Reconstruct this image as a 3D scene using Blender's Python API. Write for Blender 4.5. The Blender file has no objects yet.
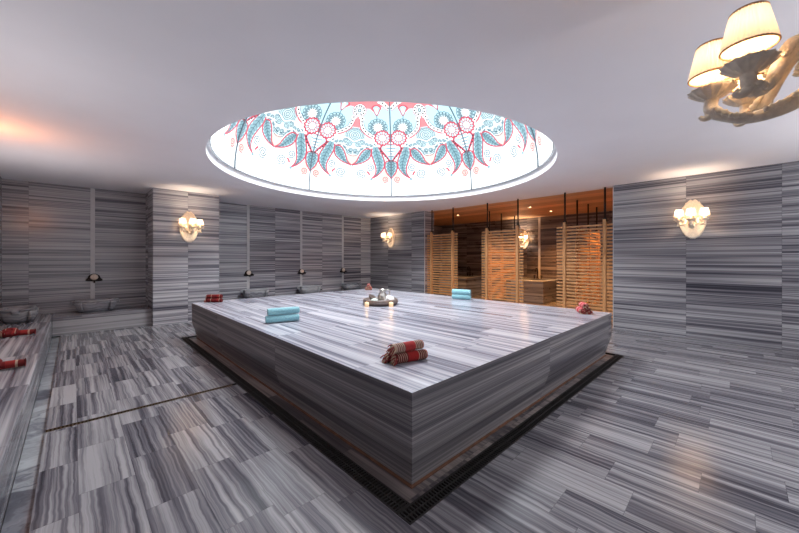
import bpy, bmesh, math, random
from mathutils import Vector, Matrix
random.seed(7)
S = bpy.context.scene
COL = S.collection
PI = math.pi
CEIL = 2.64
PH = 0.57            # platform height
EYE = 1.30
YAW = math.radians(45.6)

# ------------------------------------------------------------------ helpers
def lin(r, g, b):
    f = lambda c: c / 12.92 if c <= .04045 else ((c + .055) / 1.055) ** 2.4
    return (f(r), f(g), f(b), 1)

class MB:
    """collects shapes with material slots, builds ONE mesh object"""
    def __init__(s):
        s.v = []; s.f = []; s.m = []; s.sm = []
    def add(s, vs, fs, mi=0, smooth=False):
        o = len(s.v); s.v += [tuple(v) for v in vs]
        for f in fs:
            s.f.append([i + o for i in f]); s.m.append(mi); s.sm.append(smooth)
        return s
    def box(s, x0, x1, y0, y1, z0, z1, mi=0):
        vs = [(x0,y0,z0),(x1,y0,z0),(x1,y1,z0),(x0,y1,z0),(x0,y0,z1),(x1,y0,z1),(x1,y1,z1),(x0,y1,z1)]
        return s.add(vs, [(3,2,1,0),(4,5,6,7),(0,1,5,4),(1,2,6,5),(2,3,7,6),(3,0,4,7)], mi)
    def rings(s, rs, mi=0, cap0=True, cap1=True, smooth=True, closed=False):
        n = len(rs[0]); vs = [p for r in rs for p in r]; fs = []
        m = len(rs)
        for i in range(m if closed else m - 1):
            a, b = i * n, ((i + 1) % m) * n
            for j in range(n):
                k = (j + 1) % n
                fs.append((a + j, a + k, b + k, b + j))
        if not closed:
            if cap0: fs.append(tuple(range(n - 1, -1, -1)))
            if cap1: fs.append(tuple(range((m - 1) * n, m * n)))
        return s.add(vs, fs, mi, smooth)
    def lathe(s, prof, n=32, c=(0, 0, 0), mi=0, cap0=False, cap1=False, mod=None, sx=1, sy=1):
        rs = []
        for i, (r, z) in enumerate(prof):
            ring = []
            for j in range(n):
                t = 2 * PI * j / n
                k = r * (mod(t, i) if mod else 1)
                ring.append((c[0] + k * math.cos(t) * sx, c[1] + k * math.sin(t) * sy, c[2] + z))
            rs.append(ring)
        return s.rings(rs, mi, cap0, cap1)
    def tube(s, path, rad, n=10, mi=0, sq=1.0, mod=None):
        path = [Vector(p) for p in path]
        rs = []; up = Vector((0, 0, 1))
        for i, p in enumerate(path):
            d = (path[min(i + 1, len(path) - 1)] - path[max(i - 1, 0)]).normalized()
            if i == 0:
                a = d.orthogonal().normalized()
                if abs(d.dot(up)) < .95: a = (up - d * up.dot(d)).normalized()
            else:
                a = (a - d * a.dot(d)).normalized()
            b = d.cross(a)
            r = rad[i] if hasattr(rad, '__len__') else rad
            rs.append([p + a * (math.cos(2*PI*j/n) * r * (mod(2*PI*j/n, i) if mod else 1)) + b * (math.sin(2*PI*j/n) * r * sq * (mod(2*PI*j/n, i) if mod else 1)) for j in range(n)])
        return s.rings(rs, mi)
    def ball(s, c, r, n=12, mi=0, sx=1, sy=1, sz=1):
        prof = [(max(1e-4, math.sin(PI * i / (n // 2))) * r, -math.cos(PI * i / (n // 2)) * r * sz) for i in range(n // 2 + 1)]
        return s.lathe(prof, n, c, mi, True, True, None, sx, sy)
    def build(s, name, mats, parent=None, bevel=0, loc=None, rot=None):
        me = bpy.data.meshes.new(name)
        me.from_pydata(s.v, [], s.f)
        if not isinstance(mats, (list, tuple)): mats = [mats]
        for m in mats: me.materials.append(m)
        me.polygons.foreach_set('material_index', s.m)
        me.polygons.foreach_set('use_smooth', s.sm)
        me.update()
        o = bpy.data.objects.new(name, me); COL.objects.link(o)
        if parent: o.parent = parent
        if loc: o.location = loc
        if rot: o.rotation_euler = rot
        if bevel:
            b = o.modifiers.new('edge', 'BEVEL'); b.width = bevel; b.segments = 2; b.limit_method = 'ANGLE'
        return o

def fix_normals(o):
    bm = bmesh.new(); bm.from_mesh(o.data)
    bmesh.ops.recalc_face_normals(bm, faces=bm.faces); bm.to_mesh(o.data); bm.free()
    return o

def tag(o, label, cat, group=None, kind=None):
    o['label'] = label; o['category'] = cat
    if group: o['group'] = group
    if kind: o['kind'] = kind
    return o
def thing(name, label, cat, loc=(0, 0, 0), rz=0, group=None):
    o = bpy.data.objects.new(name, None); COL.objects.link(o)
    o.location = loc; o.rotation_euler = (0, 0, rz); o.empty_display_size = .1
    return tag(o, label, cat, group)
def struct(o):
    o['kind'] = 'structure'; return o
def dup(root, label, loc=None, rot=None, group=None):
    def cp(o, parent):
        c = o.copy(); COL.objects.link(c)
        if parent: c.parent = parent
        for ch in list(o.children): cp(ch, c)
        return c
    r = cp(root, None); r['label'] = label
    if loc: r.location = loc
    if rot is not None: r.rotation_euler = rot
    if group: r['group'] = group
    return r

def smooth_path(pts, k=6, closed=False):
    P = [Vector(p) for p in pts]; n = len(P); out = []
    for i in range(n if closed else n - 1):
        g = lambda q: P[q % n] if closed else P[min(max(q, 0), n - 1)]
        p0, p1, p2, p3 = g(i - 1), g(i), g(i + 1), g(i + 2)
        for j in range(k):
            t = j / k
            out.append(.5 * ((2 * p1) + (p2 - p0) * t + (2*p0 - 5*p1 + 4*p2 - p3) * t*t + (3*p1 - p0 - 3*p2 + p3) * t**3))
    if not closed: out.append(P[-1])
    return out

# ------------------------------------------------------------------ materials
class N:
    """tiny expression layer over math nodes"""
    def __init__(s, t, sock): s.t = t; s.k = sock
    def _op(s, op, o, rev=False):
        n = s.t.nodes.new('ShaderNodeMath'); n.operation = op
        a, b = (o, s) if rev else (s, o)
        for i, q in enumerate((a, b)):
            if isinstance(q, N): s.t.links.new(q.k, n.inputs[i])
            elif q is not None: n.inputs[i].default_value = q
        return N(s.t, n.outputs[0])
    def __add__(s, o): return s._op('ADD', o)
    def __sub__(s, o): return s._op('SUBTRACT', o)
    def __rsub__(s, o): return s._op('SUBTRACT', o, True)
    def __mul__(s, o): return s._op('MULTIPLY', o)
    def __truediv__(s, o): return s._op('DIVIDE', o)
    def floor(s): return s._op('FLOOR', None)
    def fract(s): return s._op('FRACT', None)
    def lt(s, o): return s._op('LESS_THAN', o)
    def gt(s, o): return s._op('GREATER_THAN', o)
    def mx(s, o): return s._op('MAXIMUM', o)
    def sin(s): return s._op('SINE', None)

def new_mat(name):
    m = bpy.data.materials.new(name); m.use_nodes = True
    t = m.node_tree; b = t.nodes['Principled BSDF']
    return m, t, b
def plain(name, col, rough=.5, metal=0, emit=None, es=1, noise=0, nscale=30, bump=0, sheen=0):
    m, t, b = new_mat(name)
    b.inputs['Base Color'].default_value = col
    b.inputs['Roughness'].default_value = rough; b.inputs['Metallic'].default_value = metal
    if sheen: b.inputs['Sheen Weight'].default_value = sheen
    if emit: b.inputs['Emission Color'].default_value = emit; b.inputs['Emission Strength'].default_value = es
    if noise or bump:
        tc = t.nodes.new('ShaderNodeTexCoord')
        nz = t.nodes.new('ShaderNodeTexNoise'); nz.inputs['Scale'].default_value = nscale; nz.inputs['Detail'].default_value = 4
        t.links.new(tc.outputs['Object'], nz.inputs['Vector'])
        if noise:
            r = t.nodes.new('ShaderNodeValToRGB')
            r.color_ramp.elements[0].position = .3; r.color_ramp.elements[1].position = .7
            r.color_ramp.elements[0].color = tuple(c * (1 - noise) for c in col[:3]) + (1,)
            r.color_ramp.elements[1].color = tuple(min(1, c * (1 + noise)) for c in col[:3]) + (1,)
            t.links.new(nz.outputs['Fac'], r.inputs[0]); t.links.new(r.outputs[0], b.inputs['Base Color'])
        if bump:
            bp = t.nodes.new('ShaderNodeBump'); bp.inputs['Strength'].default_value = bump; bp.inputs['Distance'].default_value = .01
            t.links.new(nz.outputs['Fac'], bp.inputs['Height']); t.links.new(bp.outputs[0], b.inputs['Normal'])
    return m

GREY = [(0.27, lin(.31, .31, .355)), (.40, lin(.49, .485, .525)), (.49, lin(.62, .615, .645)), (.58, lin(.74, .74, .76)), (.72, lin(.85, .85, .865))]
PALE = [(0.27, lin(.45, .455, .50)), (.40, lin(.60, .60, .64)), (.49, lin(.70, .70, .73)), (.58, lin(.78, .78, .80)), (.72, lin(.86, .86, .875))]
def marble(name, along, across, plen, pwid=None, a0=0, c0=0, stagger=0, freq=12, warp=.4, cols=GREY, gain=1.0, rough=.22,
           joint=.003, seed=0, tint=(1, 1, 1), tilevar=.3, long_f=.35, waver=0, spec=.5):
    m, t, b = new_mat(name)
    g = t.nodes.new('ShaderNodeNewGeometry'); sp = t.nodes.new('ShaderNodeSeparateXYZ')
    t.links.new(g.outputs['Position'], sp.inputs[0])
    ax = {k: N(t, sp.outputs[i]) for i, k in enumerate('XYZ')}
    A = ax['X'] + ax['Y'] if along == 'XY' else ax[along]
    C = ax[across]
    if pwid:
        cr = (C - c0) / pwid; row = cr.floor(); cf = cr.fract()
    else:
        row = C * 0; cf = None
    def wn(x, y, z):
        n = t.nodes.new('ShaderNodeTexWhiteNoise'); n.noise_dimensions = '3D'
        cx = t.nodes.new('ShaderNodeCombineXYZ')
        for i, q in enumerate((x, y, z)):
            if isinstance(q, N): t.links.new(q.k, cx.inputs[i])
            else: cx.inputs[i].default_value = q
        t.links.new(cx.outputs[0], n.inputs['Vector'])
        s3 = t.nodes.new('ShaderNodeSeparateColor'); t.links.new(n.outputs['Color'], s3.inputs[0])
        return [N(t, s3.outputs[i]) for i in range(3)]
    def nz(x, y, z, detail=3, rough=.6):
        n = t.nodes.new('ShaderNodeTexNoise'); n.inputs['Scale'].default_value = 1
        n.inputs['Detail'].default_value = detail; n.inputs['Roughness'].default_value = rough
        cx = t.nodes.new('ShaderNodeCombineXYZ')
        for i, q in enumerate((x, y, z)):
            if isinstance(q, N): t.links.new(q.k, cx.inputs[i])
            else: cx.inputs[i].default_value = q
        t.links.new(cx.outputs[0], n.inputs['Vector'])
        return N(t, n.outputs['Fac'])
    a1 = A - a0
    if stagger: a1 = a1 + wn(row, seed + .37, 9.1)[0] * (plen * stagger)
    ar = a1 / plen; col = ar.floor(); af = ar.fract()
    r0, r1, r2 = wn(row, col, seed + .5)
    w = nz(A * .9 + r0 * 31, C * 2.2 + r1 * 17, 3.3, 2, .5) - .5
    c2 = C * freq + r0 * 57 + w * warp * .7
    if waver: c2 = c2 + (nz(A * 7 + r1 * 9, C * 9, 1.7, 2, .5) - .5) * waver
    n1 = nz(c2, A * long_f + r1 * 23, r2 * 40, 2, .55)
    n2 = nz(c2 * 3.3, A * (long_f * 1.6) + r2 * 11, 7.7, 3, .6)
    n3 = nz(c2 * .22, A * (long_f * .4) + r2 * 15, 2.2, 1, .5)
    v = (n1 - .5) * .85 + (n2 - .5) * .85 + (n3 - .5) * .28 + .5
    v = v + (r2 - .5) * (tilevar * .45)
    rp = t.nodes.new('ShaderNodeValToRGB'); e = rp.color_ramp.elements
    e[0].position, e[0].color = cols[0]; e[1].position, e[1].color = cols[-1]
    for p, c in cols[1:-1]:
        q = e.new(p); q.color = c
    t.links.new(v.k, rp.inputs[0])
    mask = None
    if joint:
        mask = af.lt(joint / plen)
        if cf: mask = mask.mx(cf.lt(joint / pwid))
    mul = t.nodes.new('ShaderNodeMix'); mul.data_type = 'RGBA'; mul.blend_type = 'MULTIPLY'; mul.inputs[0].default_value = 1
    t.links.new(rp.outputs[0], mul.inputs[6]); mul.inputs[7].default_value = (tint[0]*gain, tint[1]*gain, tint[2]*gain, 1)
    outc = mul.outputs[2]
    if mask:
        jm = t.nodes.new('ShaderNodeMix'); jm.data_type = 'RGBA'
        t.links.new((mask * .6).k, jm.inputs[0]); t.links.new(outc, jm.inputs[6]); jm.inputs[7].default_value = lin(.22, .22, .24)
        outc = jm.outputs[2]
    t.links.new(outc, b.inputs['Base Color'])
    rr = nz(A * 3, C * 6, 5.5, 2, .5) * .08 + (rough - .04)
    t.links.new(rr.k, b.inputs['Roughness'])
    b.inputs['Specular IOR Level'].default_value = spec
    return m

M = {}
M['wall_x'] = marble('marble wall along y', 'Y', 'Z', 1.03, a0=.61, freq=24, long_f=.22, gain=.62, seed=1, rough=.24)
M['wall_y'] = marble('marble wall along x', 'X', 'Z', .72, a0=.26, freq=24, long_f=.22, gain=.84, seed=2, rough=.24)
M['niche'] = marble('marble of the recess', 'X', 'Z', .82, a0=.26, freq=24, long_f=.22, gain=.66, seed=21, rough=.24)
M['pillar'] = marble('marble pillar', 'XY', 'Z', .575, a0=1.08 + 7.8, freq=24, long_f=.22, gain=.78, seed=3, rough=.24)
M['floor'] = marble('marble floor tiles', 'Y', 'X', .61, .245, a0=.1, c0=.02, stagger=1, freq=17, gain=.52, waver=.38, long_f=.38, seed=4, rough=.2, joint=.0022, tilevar=.3)
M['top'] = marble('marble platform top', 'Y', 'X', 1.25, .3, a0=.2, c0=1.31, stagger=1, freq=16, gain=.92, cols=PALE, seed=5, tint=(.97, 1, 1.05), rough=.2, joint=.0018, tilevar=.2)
M['side'] = marble('platform side marble with shade in colour', 'XY', 'Z', 1.84, a0=2.503, freq=24, long_f=.22, gain=.48, seed=6, rough=.38, tint=(1, .95, .91))  # same stone as the top; its low light is painted as darker colour
M['bench_top'] = marble('marble bench top along y', 'Y', 'X', 1.2, None, a0=.3, freq=11, gain=.66, seed=8, rough=.22)
M['bench_top_x'] = marble('marble bench top along x', 'X', 'Y', 1.3, None, a0=.1, freq=11, gain=.66, seed=9, rough=.22)
M['bench_side'] = marble('marble bench front', 'XY', 'Z', 1.5, a0=.2, freq=20, gain=.48, seed=10, rough=.25)
M['apron'] = marble('stained marble apron', 'Y', 'X', .61, .30, a0=.02, freq=15, gain=.46, seed=12, rough=.3, tint=(1, .86, .76), tilevar=.8)
M['gutter'] = marble('pale gutter marble', 'X', 'Y', 3, None, freq=3.2, gain=.66, seed=13, rough=.3, warp=3, tint=(.93, 1, 1), waver=2)
M['bay_wall'] = marble('brown grey marble of the alcove', 'Y', 'Z', 1.2, a0=.2, freq=18, gain=.42, seed=14, rough=.28, tint=(1, .9, .84))
M['counter'] = marble('marble counter block', 'XY', 'Z', 1.4, a0=.2, freq=18, gain=.5, seed=15, rough=.28, tint=(.9, 1, 1.1))
M['basin'] = marble('carved basin marble', 'XY', 'Z', 3, freq=9, cols=PALE, gain=.62, seed=16, rough=.35, waver=1.2, tint=(.97, 1, .99), joint=0)
M['strip'] = plain('pale marble strip', lin(.74, .74, .75), .3, noise=.06, nscale=12)
M['ceiling'] = plain('white ceiling paint', lin(.945, .935, .95), .75, noise=.015, nscale=2)
M['drum'] = plain('white drum paint', lin(.93, .94, .95), .5)
M['plaster'] = plain('ivory carved plaster', lin(.93, .88, .80), .55, noise=.12, nscale=45, bump=.5)
M['dark_metal'] = plain('dark bronze', lin(.13, .10, .09), .35, .7, noise=.3, nscale=60, bump=.3)
M['rod'] = plain('black rod', lin(.10, .09, .09), .4, .5)
M['grate'] = plain('dark drain grate', lin(.17, .16, .155), .7, .2, noise=.3, nscale=25)
M['pit'] = plain('drain channel', lin(.08, .075, .07), .7)
M['rust'] = plain('rust brown joint', lin(.40, .27, .20), .8, noise=.3, nscale=14)
M['brass'] = plain('bronze slot', lin(.42, .36, .28), .35, .8, noise=.3, nscale=90)
M['chrome'] = plain('brushed silver', lin(.75, .74, .72), .28, .95, noise=.12, nscale=40, bump=.15)
M['candle'] = plain('candle wax', lin(.97, .86, .70), .5, emit=lin(1, .75, .45), es=.10)
M['flame'] = plain('flame', (1, .7, .3, 1), .5, emit=(1, .6, .25, 1), es=.6)
M['stone_dish'] = plain('brown grey stone dish', lin(.40, .35, .33), .45, noise=.3, nscale=22, bump=.25)
M['white_cloth'] = plain('white cloth', lin(.82, .82, .82), .9, noise=.04, nscale=40, bump=.4, sheen=.3)
M['mint_cloth'] = plain('pale mint cloth', lin(.80, .88, .85), .9, noise=.05, nscale=40, bump=.4)
M['blue_towel'] = plain('turquoise terry', lin(.54, .75, .79), .95, noise=.14, nscale=70, bump=.7, sheen=.5)
M['rosette'] = plain('cream rosette', lin(.86, .80, .74), .5, noise=.1, nscale=50)
M['red_fabric'] = plain('red fringe yarn', lin(.55, .13, .11), .95, noise=.25, nscale=60, sheen=.3)
M['cream_fabric'] = plain('cream fringe yarn', lin(.75, .66, .56), .95, noise=.2, nscale=60)

def slat_wood(name, c0, c1, sc, ax):
    m, t, b = new_mat(name)
    tc = t.nodes.new('ShaderNodeTexCoord'); mp = t.nodes.new('ShaderNodeMapping'); mp.inputs['Scale'].default_value = sc
    nz = t.nodes.new('ShaderNodeTexNoise'); nz.inputs['Scale'].default_value = 6; nz.inputs['Detail'].default_value = 5
    r = t.nodes.new('ShaderNodeValToRGB'); r.color_ramp.elements[0].color = c0; r.color_ramp.elements[1].color = c1
    r.color_ramp.elements[0].position = .32; r.color_ramp.elements[1].position = .68
    t.links.new(tc.outputs['Object'], mp.inputs[0]); t.links.new(mp.outputs[0], nz.inputs['Vector'])
    t.links.new(nz.outputs['Fac'], r.inputs[0]); t.links.new(r.outputs[0], b.inputs['Base Color'])
    b.inputs['Roughness'].default_value = .5
    return m
M['wood'] = slat_wood('golden slat wood', lin(.62, .43, .27), lin(.82, .63, .43), (1.2, 1.2, 14), 2)
M['post_wood'] = slat_wood('golden post wood', lin(.64, .45, .28), lin(.82, .62, .42), (14, 14, 1), 2)

def plank_ceiling():
    m, t, b = new_mat('wood plank ceiling')
    g = t.nodes.new('ShaderNodeNewGeometry'); sp = t.nodes.new('ShaderNodeSeparateXYZ'); t.links.new(g.outputs['Position'], sp.inputs[0])
    X, Y = N(t, sp.outputs[0]), N(t, sp.outputs[1])
    r = X / .45; row = r.floor(); f = r.fract()
    wn = t.nodes.new('ShaderNodeTexWhiteNoise'); wn.noise_dimensions = '1D'; t.links.new(row.k, wn.inputs['W'])
    cx = t.nodes.new('ShaderNodeCombineXYZ'); t.links.new((X * 14 + N(t, wn.outputs[0]) * 30).k, cx.inputs[0]); t.links.new((Y * .8).k, cx.inputs[1])
    nz = t.nodes.new('ShaderNodeTexNoise'); nz.inputs['Scale'].default_value = 1; nz.inputs['Detail'].default_value = 4
    t.links.new(cx.outputs[0], nz.inputs['Vector'])
    v = N(t, nz.outputs['Fac']) * .7 + N(t, wn.outputs[0]) * .3 - f.lt(.035) * .6
    rp = t.nodes.new('ShaderNodeValToRGB'); e = rp.color_ramp.elements
    e[0].position = .1; e[0].color = lin(.56, .39, .27); e[1].position = .75; e[1].color = lin(.93, .74, .55)
    t.links.new(v.k, rp.inputs[0]); t.links.new(rp.outputs[0], b.inputs['Base Color']); b.inputs['Roughness'].default_value = .45
    return m
M['plank'] = plank_ceiling()

def striped_towel(name, bands, base):
    """bands across the roll axis (object X, -0.5..0.5 of the length)"""
    m, t, b = new_mat(name)
    tc = t.nodes.new('ShaderNodeTexCoord'); sp = t.nodes.new('ShaderNodeSeparateXYZ')
    t.links.new(tc.outputs['Generated'], sp.inputs[0])
    rp = t.nodes.new('ShaderNodeValToRGB'); rp.color_ramp.interpolation = 'CONSTANT'
    e = rp.color_ramp.elements; e[0].position = 0; e[0].color = base; e[1].position = bands[0][0]; e[1].color = bands[0][1]
    for p, c in bands[1:]:
        q = e.new(p); q.color = c
    t.links.new(sp.outputs[0], rp.inputs[0])
    nz = t.nodes.new('ShaderNodeTexNoise'); nz.inputs['Scale'].default_value = 90; nz.inputs['Detail'].default_value = 3
    t.links.new(tc.outputs['Object'], nz.inputs['Vector'])
    mx = t.nodes.new('ShaderNodeMix'); mx.data_type = 'RGBA'; mx.blend_type = 'MULTIPLY'; mx.inputs[0].default_value = .45
    t.links.new(rp.outputs[0], mx.inputs[6]); t.links.new(nz.outputs['Fac'], mx.inputs[7])
    t.links.new(mx.outputs[2], b.inputs['Base Color']); b.inputs['Roughness'].default_value = .95
    bp = t.nodes.new('ShaderNodeBump'); bp.inputs['Strength'].default_value = .5; bp.inputs['Distance'].default_value = .004
    t.links.new(nz.outputs['Fac'], bp.inputs['Height']); t.links.new(bp.outputs[0], b.inputs['Normal'])
    return m
RED, DRED, CRM, DRK = lin(.66, .11, .10), lin(.42, .09, .09), lin(.74, .62, .54), lin(.30, .20, .18)
def bandset(r, c, d, w=.017):
    B = []; x = .06
    for i in range(5): B += [(x, c), (x + w, d)]; x += .06
    B += [(x, r), (.70, c)]; x = .73
    for i in range(4): B += [(x, d), (x + .06 - w, c)]; x += .06
    B.append((x, r)); return B
M['red_towel'] = striped_towel('red striped towel', bandset(RED, CRM, DRED), DRED)
M['red_towel_b'] = striped_towel('muted red striped towel', bandset(lin(.70, .20, .20), lin(.72, .64, .57), lin(.50, .24, .22), .032), CRM)
M['pink_towel'] = striped_towel('pink red towel', [(.12, lin(.90, .50, .50)), (.3, lin(.82, .22, .28)), (.55, lin(.92, .62, .60)), (.8, lin(.70, .12, .17))], lin(.88, .45, .46))
M['dark_towel'] = striped_towel('dark red towel', [(.15, lin(.46, .08, .09)), (.3, CRM), (.34, lin(.46, .08, .09)), (.55, lin(.45, .06, .08)), (.7, lin(.58, .14, .13)), (.85, CRM), (.89, DRED)], DRED)

def shade_mat():
    m, t, b = new_mat('pleated lamp shade')
    b.inputs['Base Color'].default_value = lin(.96, .88, .76); b.inputs['Roughness'].default_value = .8
    b.inputs['Emission Color'].default_value = lin(1, .90, .79); b.inputs['Emission Strength'].default_value = .12
    tr = t.nodes.new('ShaderNodeBsdfTranslucent'); tr.inputs[0].default_value = lin(1, .95, .88)
    mx = t.nodes.new('ShaderNodeMixShader'); mx.inputs[0].default_value = .12
    t.links.new(b.outputs[0], mx.inputs[1]); t.links.new(tr.outputs[0], mx.inputs[2])
    t.links.new(mx.outputs[0], t.nodes['Material Output'].inputs[0])
    return m
M['shade'] = shade_mat()
M['shade_trim'] = plain('shade trim', lin(.72, .58, .42), .7)
M['bulb'] = plain('lit candle sleeve', lin(1, .93, .8), .5, emit=lin(1, .80, .55), es=.9)

# ------------------------------------------------------------------ room shell
XL, XR, YB, YF = -.86, 7.15, 8.70, -2.6
BX1 = 10.9
# floor: cells with sunken channels
DO = (1.17, 1.12)                         # outer corner of the drain ring round the platform
DX1, DY1 = 5.24, 6.37
DW = .10
ANG = -.013
def ring_turn(x, y, z):
    if x < 1.1: return (x, y, z)
    dx, dy = x - 1.17, y - 1.10
    return (1.17 + dx*math.cos(ANG) - dy*math.sin(ANG), 1.10 + dx*math.sin(ANG) + dy*math.cos(ANG), z)
def floor():
    mb = MB()
    xs = [XL, -.25, -.15, DO[0], DO[0] + DW, DX1 - DW, DX1, XR + .45, BX1 + .1]
    ys = [YF, DO[1], DO[1] + DW, 3.615, 3.665, DY1 - DW, DY1, YB]
    def depth(i, j):
        x, y = (xs[i] + xs[i+1]) / 2, (ys[j] + ys[j+1]) / 2
        if -.25 < x < -.15: return -.022, 1
        inn = DO[0] < x < DX1 and DO[1] < y < DY1
        core = DO[0] + DW < x < DX1 - DW and DO[1] + DW < y < DY1 - DW
        if inn and not core: return -.05, 2
        if -.15 < x < DO[0] and 3.615 < y < 3.665: return -.04, 2
        if inn and core: return 0, 3
        return 0, 0
    xs[-1] += .3; ys[-1] += .3; ys[0] -= .3
    nx, ny = len(xs) - 1, len(ys) - 1
    for i in range(nx):
        for j in range(ny):
            d, m = depth(i, j)
            mb.add([(xs[i], ys[j], d), (xs[i+1], ys[j], d), (xs[i+1], ys[j+1], d), (xs[i], ys[j+1], d)], [(0, 1, 2, 3)], m)
            if i < nx - 1:
                e = depth(i + 1, j)[0]
                if e != d: mb.add([(xs[i+1], ys[j], d), (xs[i+1], ys[j+1], d), (xs[i+1], ys[j+1], e), (xs[i+1], ys[j], e)], [(0, 1, 2, 3)], 2)
            if j < ny - 1:
                e = depth(i, j + 1)[0]
                if e != d: mb.add([(xs[i], ys[j+1], d), (xs[i+1], ys[j+1], d), (xs[i+1], ys[j+1], e), (xs[i], ys[j+1], e)], [(0, 1, 2, 3)], 2)
    mb.v = [ring_turn(*p) for p in mb.v]
    return struct(mb.build('floor', [M['floor'], M['gutter'], M['pit'], M['apron']]))
floor()

# dome / ceiling opening
DC = Vector((3.575, 3.973, 0)); HOLE = 2.49; GR = 2.45; GZ = CEIL + .11; GH = 2.1
def ceiling():
    mb = MB(); n = 128
    x0, x1, y0, y1 = XL - .1, XR + .2, YF - .1, YB + .1
    inner, outer = [], []
    cs = [math.atan2(y - DC.y, x - DC.x) for x, y in ((x0, y0), (x1, y0), (x1, y1), (x0, y1))]
    angs = sorted(set([2*PI*i/n - PI for i in range(n)] + cs))
    for a in angs:
        c, s = math.cos(a), math.sin(a)
        inner.append((DC.x + HOLE*c, DC.y + HOLE*s))
        k = min(((x1 if c > 0 else x0) - DC.x) / c if abs(c) > 1e-9 else 1e9, ((y1 if s > 0 else y0) - DC.y) / s if abs(s) > 1e-9 else 1e9)
        outer.append((DC.x + k*c, DC.y + k*s))
    k = len(angs)
    for z, flip in ((CEIL, True), (CEIL + .1, False)):
        vs = [(x, y, z) for x, y in inner] + [(x, y, z) for x, y in outer]
        fs = []
        for i in range(k):
            j = (i + 1) % k; f = (i, k + i, k + j, j)
            fs.append(f[::-1] if flip else f)
        mb.add(vs, fs)
    return struct(mb.build('ceiling', M['ceiling']))
ceiling()
# drum ring: the white upstand between the ceiling and the glass
dr = MB(); n = 128
dr.lathe([(HOLE, CEIL - .002), (HOLE, GZ + .012), (GR - .012, GZ + .012), (GR - .012, GZ - .01), (GR + .012, GZ - .01)][:2] + [(GR, GZ + .002)], n, (DC.x, DC.y, 0), 0)
struct(dr.build('trim_1', M['drum']))

def wall(name, x0, x1, y0, y1, mat, z0=0, z1=CEIL):
    return struct(MB().box(x0, x1, y0, y1, z0, z1).build(name, mat))
wall('wall_back', 1.08, XR + .42, YB, YB + .1, M['wall_y'])
wall('wall_back.001', XL, 1.08, YB, YB + .1, M['niche'])
wall('wall_left', XL - .1, XL, YF, YB, M['wall_x'])
wall('wall_right', XR, XR + .42, YF, 1.634, M['wall_x'])
wall('wall_right.001', XR, XR + .42, 6.283, YB, M['wall_x'])
wall('pillar', 1.08, 2.235, 7.80, YB, M['pillar'])['kind'] = 'structure'
wall('wall_pier', 1.15, 2.25, -.75, -.22, M['pillar'])
# alcove behind the screens
BZ = CEIL
wall('wall_alcove_back', BX1, BX1 + .1, 1.2, YB, M['bay_wall'])
wall('wall_alcove_side', XR + .42, BX1, YB, YB + .1, M['bay_wall'])
wall('wall_alcove_near', XR + .42, BX1, 1.1, 1.2, M['bay_wall'])
struct(MB().box(XR + .2, BX1 + .1, 1.1, YB + .1, CEIL + .0005, CEIL + .1).build('ceiling_alcove', M['plank']))
# pale corner beads of the opening
k = 2
for nm, y in (('a', 6.275), ('b', 1.634)):
    struct(MB().box(XR - .006, XR + .012, y, y + .01, 0, CEIL).build('trim_%d' % k, M['strip'])); k += 1
# pale marble strips above the basins and their twins in the alcove
STRIPX = [.265, 3.16, 4.615, 6.03]
for x in STRIPX:
    struct(MB().box(x - .032, x + .032, YB - .008, YB, .34, CEIL).build('trim_%d' % k, M['strip'])); k += 1
for y in (4.586,):
    struct(MB().box(BX1 - .008, BX1, y - .035, y + .035, .6, CEIL).build('trim_%d' % k, M['strip'])); k += 1

# ------------------------------------------------------------------ platform
def platform():
    x0, x1, y0, y1 = 1.308, 5.125, 1.239, 6.24; t = .066; zt = .26; sl = .535
    r = thing('marble_platform', 'large raised grey striped marble platform standing under the round dome', 'platform', ((x0+x1)/2, (y0+y1)/2, 0))
    ox, oy = r.location.x, r.location.y
    c_, s_ = math.cos(ANG), math.sin(ANG); dx, dy = ox - x0, oy - y0
    r.location = (x0 + dx*c_ - dy*s_, y0 + dx*s_ + dy*c_, 0); r.rotation_euler = (0, 0, ANG)
    R = lambda d, z: [(x0+d-ox, y0+d-oy, z), (x1-d-ox, y0+d-oy, z), (x1-d-ox, y1-d-oy, z), (x0+d-ox, y1-d-oy, z)]
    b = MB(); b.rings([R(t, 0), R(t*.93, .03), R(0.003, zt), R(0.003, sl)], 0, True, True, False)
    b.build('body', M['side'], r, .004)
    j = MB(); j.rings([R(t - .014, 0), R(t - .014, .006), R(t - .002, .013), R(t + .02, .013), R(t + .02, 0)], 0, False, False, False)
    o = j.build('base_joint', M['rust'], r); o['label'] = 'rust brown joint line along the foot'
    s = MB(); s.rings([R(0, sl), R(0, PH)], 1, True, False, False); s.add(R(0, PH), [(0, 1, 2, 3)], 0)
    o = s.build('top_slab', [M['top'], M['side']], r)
platform()

# benches
def bench(label, x0, x1, y0, y1, h, top, side):
    r = thing('marble_bench', label, 'bench', ((x0+x1)/2, (y0+y1)/2, 0))
    hx, hy = (x1-x0)/2, (y1-y0)/2
    MB().box(-hx, hx, -hy, hy, 0, h - .03).build('base', side, r, .003)
    MB().box(-hx, hx, -hy, hy, h - .03, h).build('seat_slab', top, r, .006)
BH = .31
bench('long low marble bench beside the pale floor gutter with two red towels on it', XL + .022, -.25, -1.2, YB - .022, BH, M['bench_top'], M['bench_side'])
bench('low marble bench in the recess carrying the basin beside the pillar', -.25, 1.08, 7.95, YB, BH, M['bench_top_x'], M['bench_side'])
bench('low marble bench along the far wall behind the platform carrying three basins', 2.26, XR - .022, 8.05, YB - .022, BH, M['bench_top_x'], M['bench_side'])

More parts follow.
